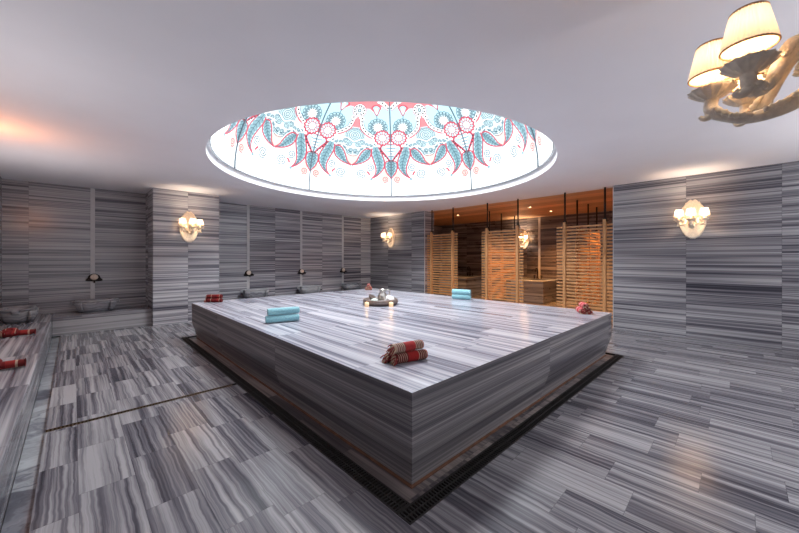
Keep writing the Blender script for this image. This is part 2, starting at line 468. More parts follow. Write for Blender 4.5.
# ------------------------------------------------------------------ drains
def grate_piece(L, W):
    mb = MB(); t = .008
    mb.box(0, L, 0, .010, -.02, .002).box(0, L, W - .010, W, -.02, .002)
    mb.box(0, .008, .01, W - .01, -.02, .002).box(L - .008, L, .01, W - .01, -.02, .002)
    n = int(L / .022)
    for i in range(1, n):
        x = L * i / n; mb.box(x - t/2, x + t/2, .01, W - .01, -.018, .001)
    mb.box(0, L, W/2 - .004, W/2 + .004, -.018, .0015)
    return mb
LG = (DY1 - DO[1] - DW) / 5; LF = (DX1 - DO[0]) / 4
ga = grate_piece(LG - .004, DW); gb = grate_piece(LF - .004, DW)
words = ['first', 'second', 'third', 'fourth', 'fifth']
first = None
for i in range(5):   # along the near long side (x constant)
    lab = 'dark drain grate along the platform side facing the gutter, %s from near corner' % words[i]
    if not first:
        first = tag(ga.build('drain_grate', M['grate']), lab, 'drain grate', 'drain grates around the platform'); o = first
    else: o = dup(first, lab)
    o.location = ring_turn(DO[0] + DW, DO[1] + DW + i * LG + .002, 0); o.rotation_euler = (0, 0, PI/2 + ANG)
first = None
for i in range(4):
    lab = 'dark drain grate along the platform end facing open floor, %s from near corner' % words[i]
    if not first:
        first = tag(gb.build('drain_grate', M['grate']), lab, 'drain grate', 'drain grates around the platform'); o = first
    else: o = dup(first, lab)
    o.location = ring_turn(DO[0] + i * LF + .002, DO[1], 0); o.rotation_euler = (0, 0, ANG)
mb = MB(); L = DO[0] + .15
mb.box(0, L, 0, .008, -.03, .001).box(0, L, .042, .05, -.03, .001)
for i in range(60):
    x = .01 + (L - .03) * i / 59; mb.box(x, x + .011, .008, .042, -.03, -.001)
tag(mb.build('slot_drain', M['brass'], loc=(-.15, 3.615, 0)), 'narrow bronze slot drain crossing the floor tiles from the gutter to the platform', 'drain')

# ------------------------------------------------------------------ carved basins (kurna)
def sup(cx, cy, hx, hy, z, n=40, p=3.2):
    ring = []
    for j in range(n):
        t = 2*PI*j/n; c, s = math.cos(t), math.sin(t)
        ring.append((cx + hx*math.copysign(abs(c)**(2/p), c), cy + hy*math.copysign(abs(s)**(2/p), s), z))
    return ring
def make_basin(label, loc, rz):
    r = thing('stone_basin', label, 'basin', loc, rz, 'carved marble wash basins')
    b = MB()
    b.rings([sup(0, 0, .19, .12, 0), sup(0, 0, .235, .15, .03), sup(0, 0, .262, .172, .09), sup(0, 0, .272, .182, .15), sup(0, 0, .27, .18, .19),
             sup(0, 0, .225, .14, .19), sup(0, 0, .205, .122, .13), sup(0, 0, .15, .08, .06)], 0, True, True, True)
    b.build('bowl', M['basin'], r)
    f = MB()
    f.rings([sup(0, 0, .272, .182, .186), sup(0, 0, .288, .197, .192), sup(0, 0, .29, .2, .207), sup(0, 0, .282, .192, .216), sup(0, 0, .23, .145, .214), sup(0, 0, .222, .137, .188)], 0, False, False, True)
    f.build('rim', M['basin'], r)
    for sx in (-1, 1):   # fluted corner consoles at the front
        for sy in (-1,):
            c = MB()
            for q in range(4):
                a = -PI/2 + sx * (.25 + q * .28)
                px, py = sx * .18 + .085 * math.cos(a), -.105 + .085 * math.sin(a)
                c.tube([(px*.82, py*.85, .02), (px*.97, py*.97, .07), (px*1.03, py*1.03, .13), (px*1.06, py*1.06, .185)], [.010, .016, .019, .021], 8)
            c.build('corner_console', M['basin'], r)
        e = MB()
        e.tube(smooth_path([(sx*.262, 0, .20), (sx*.30, 0, .205), (sx*.325, 0, .19), (sx*.325, 0, .16), (sx*.305, 0, .15), (sx*.295, 0, .165)], 4), .014, 8, sq=3)
        e.build('end_scroll', M['basin'], r)
    return r
b0 = make_basin('carved grey marble basin on the bench in the recess below the wall tap', (.30, 8.40, BH), 0)
dup(b0, 'carved marble basin on the far bench nearest the wide pillar', (3.22, 8.42, BH))
dup(b0, 'carved marble basin on the far bench in the middle of its three', (4.70, 8.42, BH))
dup(b0, 'carved marble basin on the far bench nearest the room corner', (6.15, 8.42, BH))
dup(b0, 'carved marble basin at the far end of the long bench behind a red towel', (-.62, 7.86, BH), (0, 0, PI/2))

# ornate wall taps
def make_tap(label, loc):
    r = thing('wall_tap', label, 'tap', loc, 0, 'ornate taps over the basins')
    p = MB()   # domed plaque with waisted wings, seen from the front (x,z), thickness along -y
    out = smooth_path([(x, z, 0) for x, z in ((-.115, -.055), (-.118, -.03), (-.092, .0), (-.078, .045), (-.04, .075), (0, .084), (.04, .075), (.078, .045), (.092, .0), (.118, -.03), (.115, -.055), (.06, -.06), (0, -.062), (-.06, -.06))], 3, True)
    f = lambda s, y: [(v.x*s, y, v.y*s) for v in out]
    p.rings([f(1, 0), f(1, -.014), f(.85, -.026), f(.55, -.032)], 0, True, True, False)
    p.build('backplate', M['dark_metal'], r)
    ro = MB(); n = 40
    prof = [(.004, -.050), (.017, -.049), (.021, -.043), (.034, -.049), (.052, -.045), (.058, -.028)]
    rs = [[(rr*(1+.06*math.cos(10*2*PI*j/n)*(i > 2))*math.cos(2*PI*j/n), y,   .018 + rr*(1+.06*math.cos(10*2*PI*j/n)*(i > 2))*math.sin(2*PI*j/n)) for j in range(n)] for i, (rr, y) in enumerate(prof)]
    ro.rings(rs, 0, True, True); o = ro.build('rosette', M['rosette'], r); o['label'] = 'cream round flower rosette'
    for sx in (-1, 1):
        h = MB(); h.tube([(sx*.085, -.02, -.03), (sx*.09, -.06, -.03)], .011, 10)
        for q in range(4):
            a = q*PI/2 + .4; h.ball((sx*.09 + .02*math.cos(a), -.064, -.03 + .02*math.sin(a)), .011, 8)
        h.build('tap_handle', M['dark_metal'], r)
    s = MB(); s.tube(smooth_path([(0, -.02, -.055), (0, -.06, -.058), (0, -.085, -.066), (0, -.092, -.09)], 4), [.013]*12 + [.015], 10)
    s.build('spout', M['dark_metal'], r)
    return r
tz = .915
t0 = make_tap('ornate dark bronze tap with cream rosette above the recess basin', (.285, YB - .008, tz))
for x, w in ((3.165, 'far basin nearest the wide pillar'), (4.62, 'middle basin of the far bench'), (6.03, 'far basin nearest the room corner')):
    dup(t0, 'ornate dark bronze tap with rosette above the ' + w, (x, YB - .008, tz - .005))

# ------------------------------------------------------------------ sconces
def make_sconce(label, loc, rz):
    r = thing('wall_sconce', label, 'wall lamp', loc, rz, 'ivory three shade wall sconces')
    p = MB(); n = 72
    def oval(s, y, k=0):
        ring = []
        for j in range(n):
            a = 2*PI*j/n
            rx, rz_ = .166*s, .31*s
            w = 1 + k*.018*math.cos(18*a)
            if math.sin(a) > .86: w += .05 * abs(math.sin((a - PI/2)*7)) * s
            ring.append((rx*w*math.cos(a), y, rz_*w*math.sin(a)))
        return ring
    p.rings([oval(1, 0), oval(1.0, -.012, 1), oval(.97, -.024, 1), oval(.92, -.027, .5), oval(.86, -.018), oval(.6, -.020), oval(.2, -.028)], 0, True, True)
    p.build('backplate', M['plaster'], r)
    b = MB()   # carved boss where the arms spring
    b.lathe([(.004, 0), (.035, .0), (.05, .02), (.045, .04), (.03, .06), (.02, .10), (.006, .115)], 24, (0, 0, 0), 0, True, True, mod=lambda t, i: 1 + .12*math.cos(8*t))
    o = b.build('boss', M['plaster'], r, loc=(0, -.03, -.10))
    for sx in (-1, 0, 1):
        ex, ey = sx*.15, (-.20 if sx else -.29)
        a = MB()
        if sx:
            pts = [(0, -.022, .005), (sx*.02, -.06, .055), (sx*.045, -.10, .052), (sx*.062, -.128, .0), (sx*.075, -.148, -.052), (sx*.10, -.17, -.086), (sx*.13, -.188, -.088), (ex, ey, -.066), (ex, ey, -.035)]
        else:
            pts = [(0, -.03, -.06), (0, -.07, -.095), (0, -.13, -.128), (0, -.20, -.136), (0, -.25, -.118), (ex, ey - .002, -.078), (ex, ey, -.035)]
        sm = smooth_path(pts, 7); m_ = len(sm)
        rad = []
        for i in range(m_):
            f = i/(m_-1)
            rad.append(.0165 + .006*math.exp(-((f - .78)/.10)**2) + .007*math.exp(-((f - .2)/.12)**2) - .003*math.cos(f*9))
        a.tube(sm, rad, 20, mod=lambda t, i: 1 + .16*abs(math.cos(4*t)) - .08)
        # acanthus blades lying along the arm, tips curling away
        for q, L_, w_ in ((.12, .06, .018), (.30, .065, .019), (.52, .06, .018), (.68, .065, .020)):
            i0 = int(q*(m_-1)); c = sm[i0]; d = (sm[min(m_-1, i0 + 2)] - sm[max(0, i0 - 1)]).normalized()
            side = d.cross(Vector((0, 0, 1)))
            if side.length < .2: side = Vector((1, 0, 0))
            side.normalize(); nrm = side.cross(d).normalized(); r0_ = rad[i0]
            for s2, up_ in ((1, .35), (-1, .35)):
                out = (side*s2 + nrm*up_).normalized() if s2 else -nrm
                lp = smooth_path([c + out*r0_*.5 - d*L_*.35, c + out*(r0_ + .004), c + out*(r0_ + .008) + d*L_*.4, c + out*(r0_ + .015) + d*L_*.72, c + out*(r0_ + .020) + d*L_*.64], 4)
                n_ = len(lp)
                a.tube(lp, [max(.003, w_*.55*math.sin(PI*(.12 + .80*k_/(n_-1)))*(1 + .25*math.cos(k_*2.1))) for k_ in range(n_)], 8, sq=.9)
        # volute at the root and tail curl below the cup
        vol = [(sx*.03 + .0, -.06 - .028*(1 - u/14)*math.cos(u*.75), -.02 + .028*(1 - u/14)*math.sin(u*.75)) for u in range(13)]
        a.tube(vol, [.012 - .0006*u for u in range(13)], 8)
        tail = smooth_path([(ex, ey + .004, -.085), (ex + sx*.010, ey - .010, -.100), (ex + sx*.016, ey - .024, -.104), (ex + sx*.02, ey - .034, -.094)], 4)
        a.tube(tail, [.013, .0135, .014, .0135, .013, .012, .011, .010, .009, .008, .007, .006, .005], 10, mod=lambda t, i: 1 + .12*math.cos(4*t))
        arm = a.build('arm', M['plaster'], r)
        d = MB()
        wob = lambda t, i: 1 + ((.05*math.cos(14*t) + .03*math.cos(28*t)) if i in (1, 2, 3, 4, 5, 6) else 0)
        d.lathe([(.012, -.044), (.018, -.042), (.030, -.036), (.046, -.026), (.059, -.014), (.066, -.004), (.060, -.008), (.03, -.020), (.014, -.024)], 84, (ex, ey, 0), 0, True, True, wob)
        d.build('drip_dish', M['plaster'], arm)
        c = MB(); c.lathe([(.013, -.026), (.013, .075), (.004, .082)], 16, (ex, ey, 0), 0, True, True)
        c.build('candle_sleeve', M['bulb'], arm)
        s = MB(); z0, z1, r0, r1 = .042, .155, .066, .043
        pl = lambda t, i: 1 + .042*math.cos(36*t)
        s.lathe([(r0, z0), (r0*.75 + r1*.25, z0*.75 + z1*.25), ((r0 + r1)/2, (z0 + z1)/2), (r1, z1)], 176, (ex, ey, 0), 0, mod=pl)
        sh = s.build('lamp_shade', M['shade'], arm)
        for rr, z in ((r0, z0), (r1, z1)):
            tr = MB(); tr.rings([[(ex + (rr + .003*math.cos(u))*math.cos(2*PI*j/40), ey + (rr + .003*math.cos(u))*math.sin(2*PI*j/40), z + .004*math.sin(u)) for j in range(40)] for u in (0, PI/2, PI, 1.5*PI)], 0, closed=True)
            tr.build('shade_trim', M['shade_trim'], arm)
    return r
SZ = 1.92
SCONCES = []
def add_light(name, kind, loc, energy, color, **kw):
    l = bpy.data.lights.new(name, kind); l.energy = energy; l.color = color
    for a, v in kw.items(): setattr(l, a, v)
    o = bpy.data.objects.new(name, l); COL.objects.link(o); o.location = loc
    return o
WARM = (1, .79, .58)
def sconce_lights(o, e=2.0):
    mtx = Matrix.Translation(o.location) @ Matrix.Rotation(o.rotation_euler.z, 4, 'Z')
    for x, y in ((-.15, -.20), (0, -.29), (.15, -.20)):
        add_light('sconce_bulb', 'POINT', mtx @ Vector((x, y, .105)), e, WARM, shadow_soft_size=.02)
s0 = make_sconce('ivory carved sconce with three lit shades on the wide pillar', (1.672, 7.80, SZ), 0)
SCONCES.append((s0, 2.6))
def sc(label, loc, rz, e=2.6):
    o = dup(s0, label, loc, (0, 0, rz)); SCONCES.append((o, e)); return o
sc('ivory carved sconce with three lit shades on the short wall beside the screens', (XR, 7.684, SZ), -PI/2)
sc('ivory carved sconce with three lit shades on the wide wall facing the platform end', (XR, .53, SZ), -PI/2)
sc('ivory carved sconce glowing on the alcove wall behind the slatted screens', (BX1, 5.10, 1.90), -PI/2, 7)
sc('large close carved sconce under the ceiling with pleated lit shades, cut by the picture edge', (1.67, -.22, SZ), PI, .55)
for o, e in SCONCES: sconce_lights(o, e)

# ------------------------------------------------------------------ slatted screens
def screen(label, p0, p1, posts, rods, zb=.10, zt=2.0, post_side=1):
    """p0 -> p1 on the floor; posts and rods as distances along it"""
    a, b = Vector(p0 + (0,)), Vector(p1 + (0,)); L = (b - a).length; d = (b - a).normalized()
    r = thing('slatted_screen', label, 'screen', a, math.atan2(d.y, d.x), 'hanging wooden slat screens')
    s = MB(); pitch = .0665; n = int((zt - zb) / pitch)
    for i in range(n):
        z = zb + .015 + i * pitch
        s.box(0, L, -.009, .009, z, z + .034)
    s.build('slat_panel', M['wood'], r, .002)
    for q in posts:
        MB().box(q - .026, q + .026, .009, .036, zb, zt + .03).box(q - .026, q + .026, -.036, -.009, zb, zt + .03).build('post', M['post_wood'], r, .003)
    for q in rods:
        m = MB(); m.tube([(q, .022 if q in posts else 0, 1.94), (q, .022 if q in posts else 0, CEIL)], .017, 10).box(q - .026, q + .026, .0 if q in posts else -.02, .045 if q in posts else .02, 1.99, 2.06)
        m.build('hanger_rod', M['rod'], r)
    return r
screen('narrow hanging slat screen nearest the short wall with the sconce', (XR + .03, 6.20), (XR + .03, 5.16), (.15, .88), (.15, .88))
screen('middle hanging slat screen, wood slats lit orange from behind', (XR + .03, 4.44), (XR + .03, 3.375), (.145, .925), (.145, .925))
screen('widest hanging slat screen nearest the long sconce wall', (XR + .03, 2.66), (XR + .03, 1.645), (.155, .875), (.155, .875))
screen('partition slat screen running back into the alcove behind the middle screen', (8.25, 5.0), (10.3, 5.0), (.28, .96, 1.8), (.28, .96, 1.8))
screen('partition slat screen running back behind the widest screen', (8.15, 2.61), (10.1, 2.61), (.19, .99, 1.7), (.19, .99, 1.7))

# alcove counters with taps
def counter(label, y0, y1, h=.635):
    r = thing('wash_counter', label, 'counter', (10.13, (y0+y1)/2, 0))
    hy = (y1-y0)/2
    MB().box(-.73, .735, -hy, hy, 0, h - .04).build('body', M['counter'], r, .003)
    t = MB(); z0, z1 = h - .04, h
    t.box(-.745, -.1, -hy - .01, hy, z0, z1).box(.5, .745, -hy - .01, hy, z0, z1).box(-.1, .5, -hy - .01, -hy*.55, z0, z1).box(-.1, .5, hy*.55, hy, z0, z1)
    t.build('worktop', M['counter'], r)
    return r
counter('grey marble counter block between the middle and the widest screen', 3.85, 4.96)
counter('grey marble counter block seen beside the narrow screen', 6.41, 7.56)
def counter_tap(label, y):
    r = thing('counter_tap', label, 'tap', (10.74, y, .635), 0, 'alcove counter taps')
    b = MB(); b.lathe([(.04, 0), (.042, .012), (.022, .022), (.018, .06)], 20, (0, 0, 0), 0, True, True); b.build('base', M['dark_metal'], r)
    s = MB(); s.tube(smooth_path([(0, 0, .05), (0, 0, .22), (-.03, 0, .30), (-.10, 0, .33), (-.17, 0, .29), (-.19, 0, .22)], 5), .018, 10); s.build('spout', M['dark_metal'], r)
    for sy in (-1, 1):
        h = MB(); h.lathe([(.026, 0), (.02, .03), (.014, .07)], 14, (0, sy*.11, 0), 0, True, True); h.tube([(0, sy*.11 - .04, .085), (0, sy*.11 + .04, .085)], .011, 8).ball((0, sy*.11, .085), .02, 8)
        h.build('tap_handle', M['dark_metal'], r)
counter_tap('dark gooseneck tap on the counter beside the widest screen', 4.57)
counter_tap('dark gooseneck tap on the counter beside the narrow screen', 7.15)

# alcove downlights and an added spot
DL = [((8.56, 6.14), 'small lit downlight in the wooden ceiling above the narrow screen gap'), ((8.57, 3.85), 'small lit downlight in the wooden ceiling between middle and widest screens, nearer one'), ((9.73, 3.76), 'small lit downlight in the wooden ceiling between middle and widest screens, deeper one'),
      ((9.5, 1.9), None)]  # added spot without fixture, hidden behind the screens, brightens the alcove
M['lens'] = plain('downlight lens', (1, .8, .5, 1), .4, emit=(1, .62, .28, 1), es=8)
for (x, y), lab in DL:
    if lab:
        r = thing('downlight', lab, 'ceiling light', (x, y, CEIL), 0, 'alcove downlights')
        f = MB(); f.lathe([(.055, 0), (.055, -.008), (.038, -.008), (.036, 0)], 24, (0, 0, 0)); f.build('ring', M['strip'], r)
        l = MB(); l.lathe([(.036, -.003), (.02, -.006), (.002, -.007)], 24, (0, 0, 0), 0, False, True); l.build('lens', M['lens'], r)
    sp = add_light('alcove_spot', 'SPOT', (x, y, CEIL - .03), (130 if y < 5 else 130), (1, .43, .13), shadow_soft_size=.04, spot_size=2.0, spot_blend=.6)

# ------------------------------------------------------------------ towels
def roll(name, label, cat, L, rad, mat, loc, rz, group, fringe=None, end='spiral', wob=.03, knot=False):
    """rolled towel lying along local X, its axis at rad above loc"""
    r = thing(name, label, cat, loc, rz, group)
    b = MB(); n = 28; ms = 15; ph = random.random()*6
    def ring(x, k):
        out = []
        for j in range(n):
            t = 2*PI*j/n
            q = rad*k*(1 + wob*math.sin(2*t + ph + x*5) + wob*.6*math.sin(3*t + ph*2))
            z = rad + q*math.sin(t)
            out.append((x, q*math.cos(t)*1.04, max(z, .001)))
        return out
    rs = []
    for i in range(ms):
        f = i/(ms-1); x = -L/2 + L*f
        k = 1 - .10*(abs(2*f - 1)**8)
        if knot: k *= .78 + .55*math.exp(-((f - .42)/.13)**2)
        rs.append(ring(x, k))
    b.rings(rs, 0, False, False)
    for sgn in (-1, 1):  # spiral ends: concentric terraces
        x = sgn*L/2
        tr = [ring(x, .9)]
        for q, dx in ((.86, -.004), (.72, -.002), (.70, -.012), (.52, -.004), (.50, -.014), (.3, -.005), (.27, -.014), (.06, -.006)):
            tr.append(ring(x + sgn*dx, q))
        b.rings(tr, 0, False, True)
    b.build('roll', mat, r)
    if knot:
        kb = MB(); p = smooth_path([(-.07, -rad*.7, rad*1.2), (-.05, 0, rad*2.0), (0, rad*.4, rad*2.15), (.04, -rad*.2, rad*1.9), (.02, -rad*1.0, rad*1.3), (-.04, -rad*1.1, rad*.9)], 4)
        kb.tube(p, [.022]*len(p), 10, sq=1.2); kb.build('knot', mat, r)
    if fringe:
        fm = MB()
        for j in range(34):
            t = random.random()*2*PI; q = rad*math.sqrt(random.random())*.95
            p0 = Vector((-L/2 + .006, q*math.cos(t), rad + q*math.sin(t)))
            d = Vector((-.018 - .018*random.random(), (random.random() - .5)*.04, -.012 - .03*random.random()))
            p1 = p0 + d*.5 + Vector((0, 0, .006)); p2 = p0 + d
            p2.z = max(p2.z, .003); p1.z = max(p1.z, .004)
            fm.tube([p0, p1, p2], [.0045, .004, .003], 5, random.choice((0, 0, 1)))
        o = fm.build('fringe', [M['red_fabric'], M['cream_fabric']], r)
    return r
G1 = 'turquoise towels near the platform side'
rzb = math.atan2(3.572 - 3.68, 1.868 - 1.506)
bc = Vector((1.700, 3.640, PH))
roll('rolled_towel', 'turquoise rolled towel lying under another, nearer of the two turquoise pairs', 'towel', .36, .043, M['blue_towel'], bc, rzb, G1, wob=.05)
roll('rolled_towel', 'turquoise rolled towel on top of another, nearer of the two turquoise pairs', 'towel', .345, .042, M['blue_towel'], bc + Vector((.02, .015, .082)), rzb + .04, G1, wob=.05)
G2 = 'turquoise towels near the far edge of the platform'
bc = Vector((4.90, 3.44, PH)); rzb = math.atan2(3.278 - 3.595, 4.925 - 4.803)
roll('rolled_towel', 'turquoise rolled towel lying under another in front of the slat screens', 'towel', .33, .045, M['blue_towel'], bc, rzb, G2, wob=.05)
roll('rolled_towel', 'turquoise rolled towel on top of another in front of the slat screens', 'towel', .33, .045, M['blue_towel'], bc + Vector((.0, .0, .088)), rzb - .03, G2, wob=.05)
G3 = 'striped red towels near the closest platform corner'
rc = Vector((1.705, 1.675, PH)) + Vector((.0215, -.021, 0)) + Vector((-.028, -.0285, 0)); rzr = math.atan2(1.612 - 1.688, 1.829 - 1.524)
roll('rolled_towel', 'red striped fringed towel lying under another near the closest platform corner', 'towel', .255, .036, M['red_towel'], rc, rzr, G3, True)
roll('rolled_towel', 'muted red and grey striped fringed towel on top of another near the closest platform corner', 'towel', .25, .035, M['red_towel_b'], rc + Vector((.0, .03, .064)), rzr + .05, G3, True)
roll('rolled_towel', 'dark red fringed towel tucked behind two striped rolls at the closest corner', 'towel', .24, .032, M['dark_towel'], rc + Vector((-.02, .080, 0)), rzr + .08, G3, True)
G4 = 'dark red towels on the platform corner facing the wide pillar'
cc = Vector((1.66, 6.06, PH)); rz4 = -.75
roll('rolled_towel', 'dark red rolled towel lying under another on the corner facing the wide pillar', 'towel', .25, .034, M['dark_towel'], cc, rz4, G4, True)
roll('rolled_towel', 'dark red rolled towel on top of another on the corner facing the wide pillar', 'towel', .23, .033, M['dark_towel'], cc + Vector((.01, .01, .064)), rz4 + .06, G4, True)
def pyramid(c, rz, L, rad, mats, labs, group):
    d = Vector((-math.sin(rz), math.cos(rz), 0))
    for off, z, m, lab in ((-rad*1.02, 0, mats[0], labs[0]), (rad*1.02, 0, mats[1], labs[1]), (0, rad*1.70, mats[2], labs[2])):
        roll('rolled_towel', lab, 'towel', L, rad, m, Vector(c) + d*off + Vector((0, 0, z)), rz, group, True)
pyramid((4.86, 5.98, PH), .9, .17, .037, [M['pink_towel'], M['dark_towel'], M['pink_towel']],
        ['pinkish red rolled towel at the pile base beyond the tray, on the outer platform side', 'dark red rolled towel at the pile base beyond the tray, on the inner platform side', 'pinkish rolled towel on top of the small pile beyond the tray'], 'small towel pile beyond the tray')
pyramid((4.84, 1.45, PH), .55, .21, .038, [M['dark_towel'], M['pink_towel'], M['pink_towel']],
        ['dark red rolled towel at the base of the pile nearest the wide screen', 'pink rolled towel at the base of the pile nearest the wide screen', 'pink rolled towel on top of the pile nearest the wide screen'], 'pink and red towel pile near the widest screen')
G5 = 'knotted red towels on the long bench'
roll('knotted_towel', 'knotted dark red towel on the long bench, in front of the end basin', 'towel', .42, .040, M['dark_towel'], (-.56, 6.42, BH), -.15, G5, knot=True)
roll('knotted_towel', 'knotted dark red towel on the long bench, cut by the picture edge', 'towel', .40, .043, M['dark_towel'], (-.51, 4.55, BH), -.05, G5, knot=True)

# ------------------------------------------------------------------ tray group
TC = Vector((3.46, 3.96, PH))
r = thing('stone_tray', 'round brown grey stone tray near the platform centre holding a silver jug', 'tray', TC)
mb = MB(); mb.lathe([(.22, 0), (.255, .01), (.275, .04), (.272, .075), (.258, .092), (.235, .09), (.222, .07), (.21, .055), (.002, .05)], 56, (0, 0, 0), 0, True, True)
mb.build('dish', M['stone_dish'], r)
mb = MB()
mb.rings([[((.276 + .006*math.cos(u))*math.cos(2*PI*j/56), (.276 + .006*math.cos(u))*math.sin(2*PI*j/56), .05 + .006*math.sin(u)) for j in range(56)] for u in (0, PI/2, PI, 1.5*PI)], 0, closed=True)
mb.build('band', M['stone_dish'], r)
VR = Vector((math.sin(YAW), -math.cos(YAW), 0)); VF = Vector((math.cos(YAW), math.sin(YAW), 0))
r = thing('silver_jug', 'silver jug with handle standing in the middle of the stone tray', 'jug', TC + VR*.03 + VF*.03 + Vector((0, 0, .0505)), 0)
mb = MB(); mb.lathe([(.05, 0), (.075, .02), (.082, .06), (.066, .10), (.045, .13), (.042, .15), (.056, .185), (.053, .185), (.039, .15), (.04, .13)], 32, (0, 0, 0), 0, True, False); mb.build('body', M['chrome'], r)
hd = MB(); hd.tube(smooth_path([VR*.05 + Vector((0, 0, .17)), VR*.10 + Vector((0, 0, .175)), VR*.115 + Vector((0, 0, .12)), VR*.075 + Vector((0, 0, .06))], 5), .008, 8); hd.build('handle', M['chrome'], r)
r = thing('bath_bowl', 'dark bronze bath bowl tilted on the stone tray beside the jug', 'bowl', TC - VR*.115 + VF*.0 + Vector((0, 0, .09)), 0)
mb = MB(); mb.lathe([(.012, -.03), (.05, -.026), (.08, .0), (.092, .025), (.088, .026), (.075, .0), (.045, -.02), (.002, -.024)], 32, (0, 0, 0), 0, True, True)
r.rotation_euler = (math.radians(26), math.radians(16), 0); mb.build('shell', M['stone_dish'], r)
hb = MB(); hb.ball((0, 0, -.012), .014, 10); hb.build('boss', M['dark_metal'], r)
def lump(name, label, mat, loc, sx, sy, sz):
    mb = MB(); n = 36; prof = []
    rs = []
    for i in range(11):
        th = PI/2*i/10; ring = []
        for j in range(n):
            t = 2*PI*j/n; q = math.cos(th)*(1 + .10*math.sin(3*t + i*.5) + .06*math.sin(7*t - i))
            ring.append((q*sx*math.cos(t), q*sy*math.sin(t), sz*math.sin(th)*(1 + .14*math.sin(5*t + i) * math.cos(th))))
        rs.append(ring)
    mb.rings(rs, 0, True, True)
    return tag(mb.build(name, mat, loc=loc), label, 'cloth')
lump('folded_cloth', 'white crumpled washcloth on the stone tray at the jug handle side', M['white_cloth'], TC + VR*.135 + Vector((0, 0, .052)), .085, .10, .085)
lump('folded_cloth', 'pale mint washcloth on the stone tray in front of the tilted bowl', M['mint_cloth'], TC - VR*.09 - VF*.12 + Vector((0, 0, .056)), .07, .05, .05)
def candle(label, loc):
    r = thing('candle', label, 'candle', loc, 0, 'lit candles beside the tray')
    mb = MB(); mb.lathe([(.032, 0), (.033, .004), (.033, .062), (.028, .066), (.02, .058), (.002, .056)], 24, (0, 0, 0), 0, True, True); mb.build('wax', M['candle'], r)
    mb = MB(); mb.tube([(0, 0, .05), (.001, 0, .068)], .0018, 6); mb.build('wick', M['rod'], r)
    mb = MB(); mb.lathe([(.001, .062), (.0045, .067), (.0035, .073), (.0005, .080)], 10, (0, 0, 0), 0, True, True); mb.build('flame', M['flame'], r)
CA, CB = Vector((3.135, 3.90, PH)), Vector((3.394, 3.645, PH))
candle('lit cream candle beside the stone tray, at the bowl side', CA)
candle('lit cream candle in front of the stone tray, at the white cloth side', CB)

# ------------------------------------------------------------------ dome with printed glass
def pix_ray(px, py):
    d = VR*((px - 399.5)/333) + VF + Vector((0, 0, 1))*((258 - py)/333)
    o = Vector((0, 0, EYE)) - Vector((DC.x, DC.y, GZ))
    s = Vector((1/GR, 1/GR, 1/GH))
    o2 = Vector((o.x*s.x, o.y*s.y, o.z*s.z)); d2 = Vector((d.x*s.x, d.y*s.y, d.z*s.z))
    A = d2.dot(d2); B = 2*o2.dot(d2); Cq = o2.dot(o2) - 1
    disc = B*B - 4*A*Cq
    t = (-B + math.sqrt(max(disc, 0)))/(2*A)
    p = o + d*t
    th = math.atan2(p.y, p.x); ph = math.asin(max(-1, min(1, p.z/GH)))
    return th, ph
TH0 = pix_ray(391.35, 193)[0]
def tp(cx, cy):
    """print drawing coordinates -> (meridian angle from the seam, height angle)"""
    th, ph = pix_ray(386 + cx/10.66, 98 + cy/10.66)
    k = 1.12 - .10*min(1.2, max(0, (math.degrees(ph) - 18)/31))
    return ((TH0 - th)*k, ph)
def dome_pt(th, ph, inset=0):
    rr = (GR - inset)*math.cos(ph)
    return Vector((rr*math.cos(th), rr*math.sin(th), (GH - inset)*math.sin(ph)))
HALF = PI/8
def clip(poly, lo, hi):
    def half(P, f):
        out = []
        for i in range(len(P)):
            a, b = P[i], P[(i+1) % len(P)]
            fa, fb = f(a), f(b)
            if fa >= 0: out.append(a)
            if (fa >= 0) != (fb >= 0):
                t = fa/(fa - fb); out.append((a[0] + (b[0]-a[0])*t, a[1] + (b[1]-a[1])*t))
        return out
    P = half(poly, lambda p: p[0] - lo)
    if len(P) > 2: P = half(P, lambda p: hi - p[0])
    if len(P) > 2: P = half(P, lambda p: p[1] - .02)
    return P
PR = []   # (polygon in (theta,phi), slot, layer)
PC = ['white', 'teal', 'red', 'sky', 'pink', 'peach', 'dark', 'pale', 'line', 'mint']
def shape(pts, c, layer, sm=True, k=4, conv=True):
    if sm: pts = [(p.x, p.y) for p in smooth_path([(x, y, 0) for x, y in pts], k, True)]
    P = [tp(*p) for p in pts] if conv else pts
    P = clip(P, 0, HALF)
    if len(P) > 2: PR.append((P, PC.index(c), layer))
def stroke(pts, w, c, layer, sm=True, closed=False, k=5):
    if sm: pts = [(p.x, p.y) for p in smooth_path([(x, y, 0) for x, y in pts], k, closed)]
    if closed: pts = pts + [pts[0]]
    for (ax_, ay), (bx, by) in zip(pts[:-1], pts[1:]):
        L = math.hypot(bx-ax_, by-ay)
        if L < 1e-6: continue
        ww = max(w*1.35, 6.5)
        nx, ny = -(by-ay)/L*ww/2, (bx-ax_)/L*ww/2
        ex, ey = (bx-ax_)/L*w*.2, (by-ay)/L*w*.2
        shape([(ax_+nx-ex, ay+ny-ey), (bx+nx+ex, by+ny+ey), (bx-nx+ex, by-ny+ey), (ax_-nx-ex, ay-ny-ey)], c, layer, False)
def disc(cx, cy, r, c, layer, n=16, sy=1, lobes=0, amp=0):
    shape([(cx + r*(1 + amp*math.cos(lobes*2*PI*i/n))*math.cos(2*PI*i/n), cy + sy*r*(1 + amp*math.cos(lobes*2*PI*i/n))*math.sin(2*PI*i/n)) for i in range(n)], c, layer, False)
def arc(cx, cy, r, a0, a1, w, c, layer, n=16, sy=1):
    stroke([(cx + r*math.cos(a0 + (a1-a0)*i/n), cy + sy*r*math.sin(a0 + (a1-a0)*i/n)) for i in range(n+1)], w, c, layer, False)
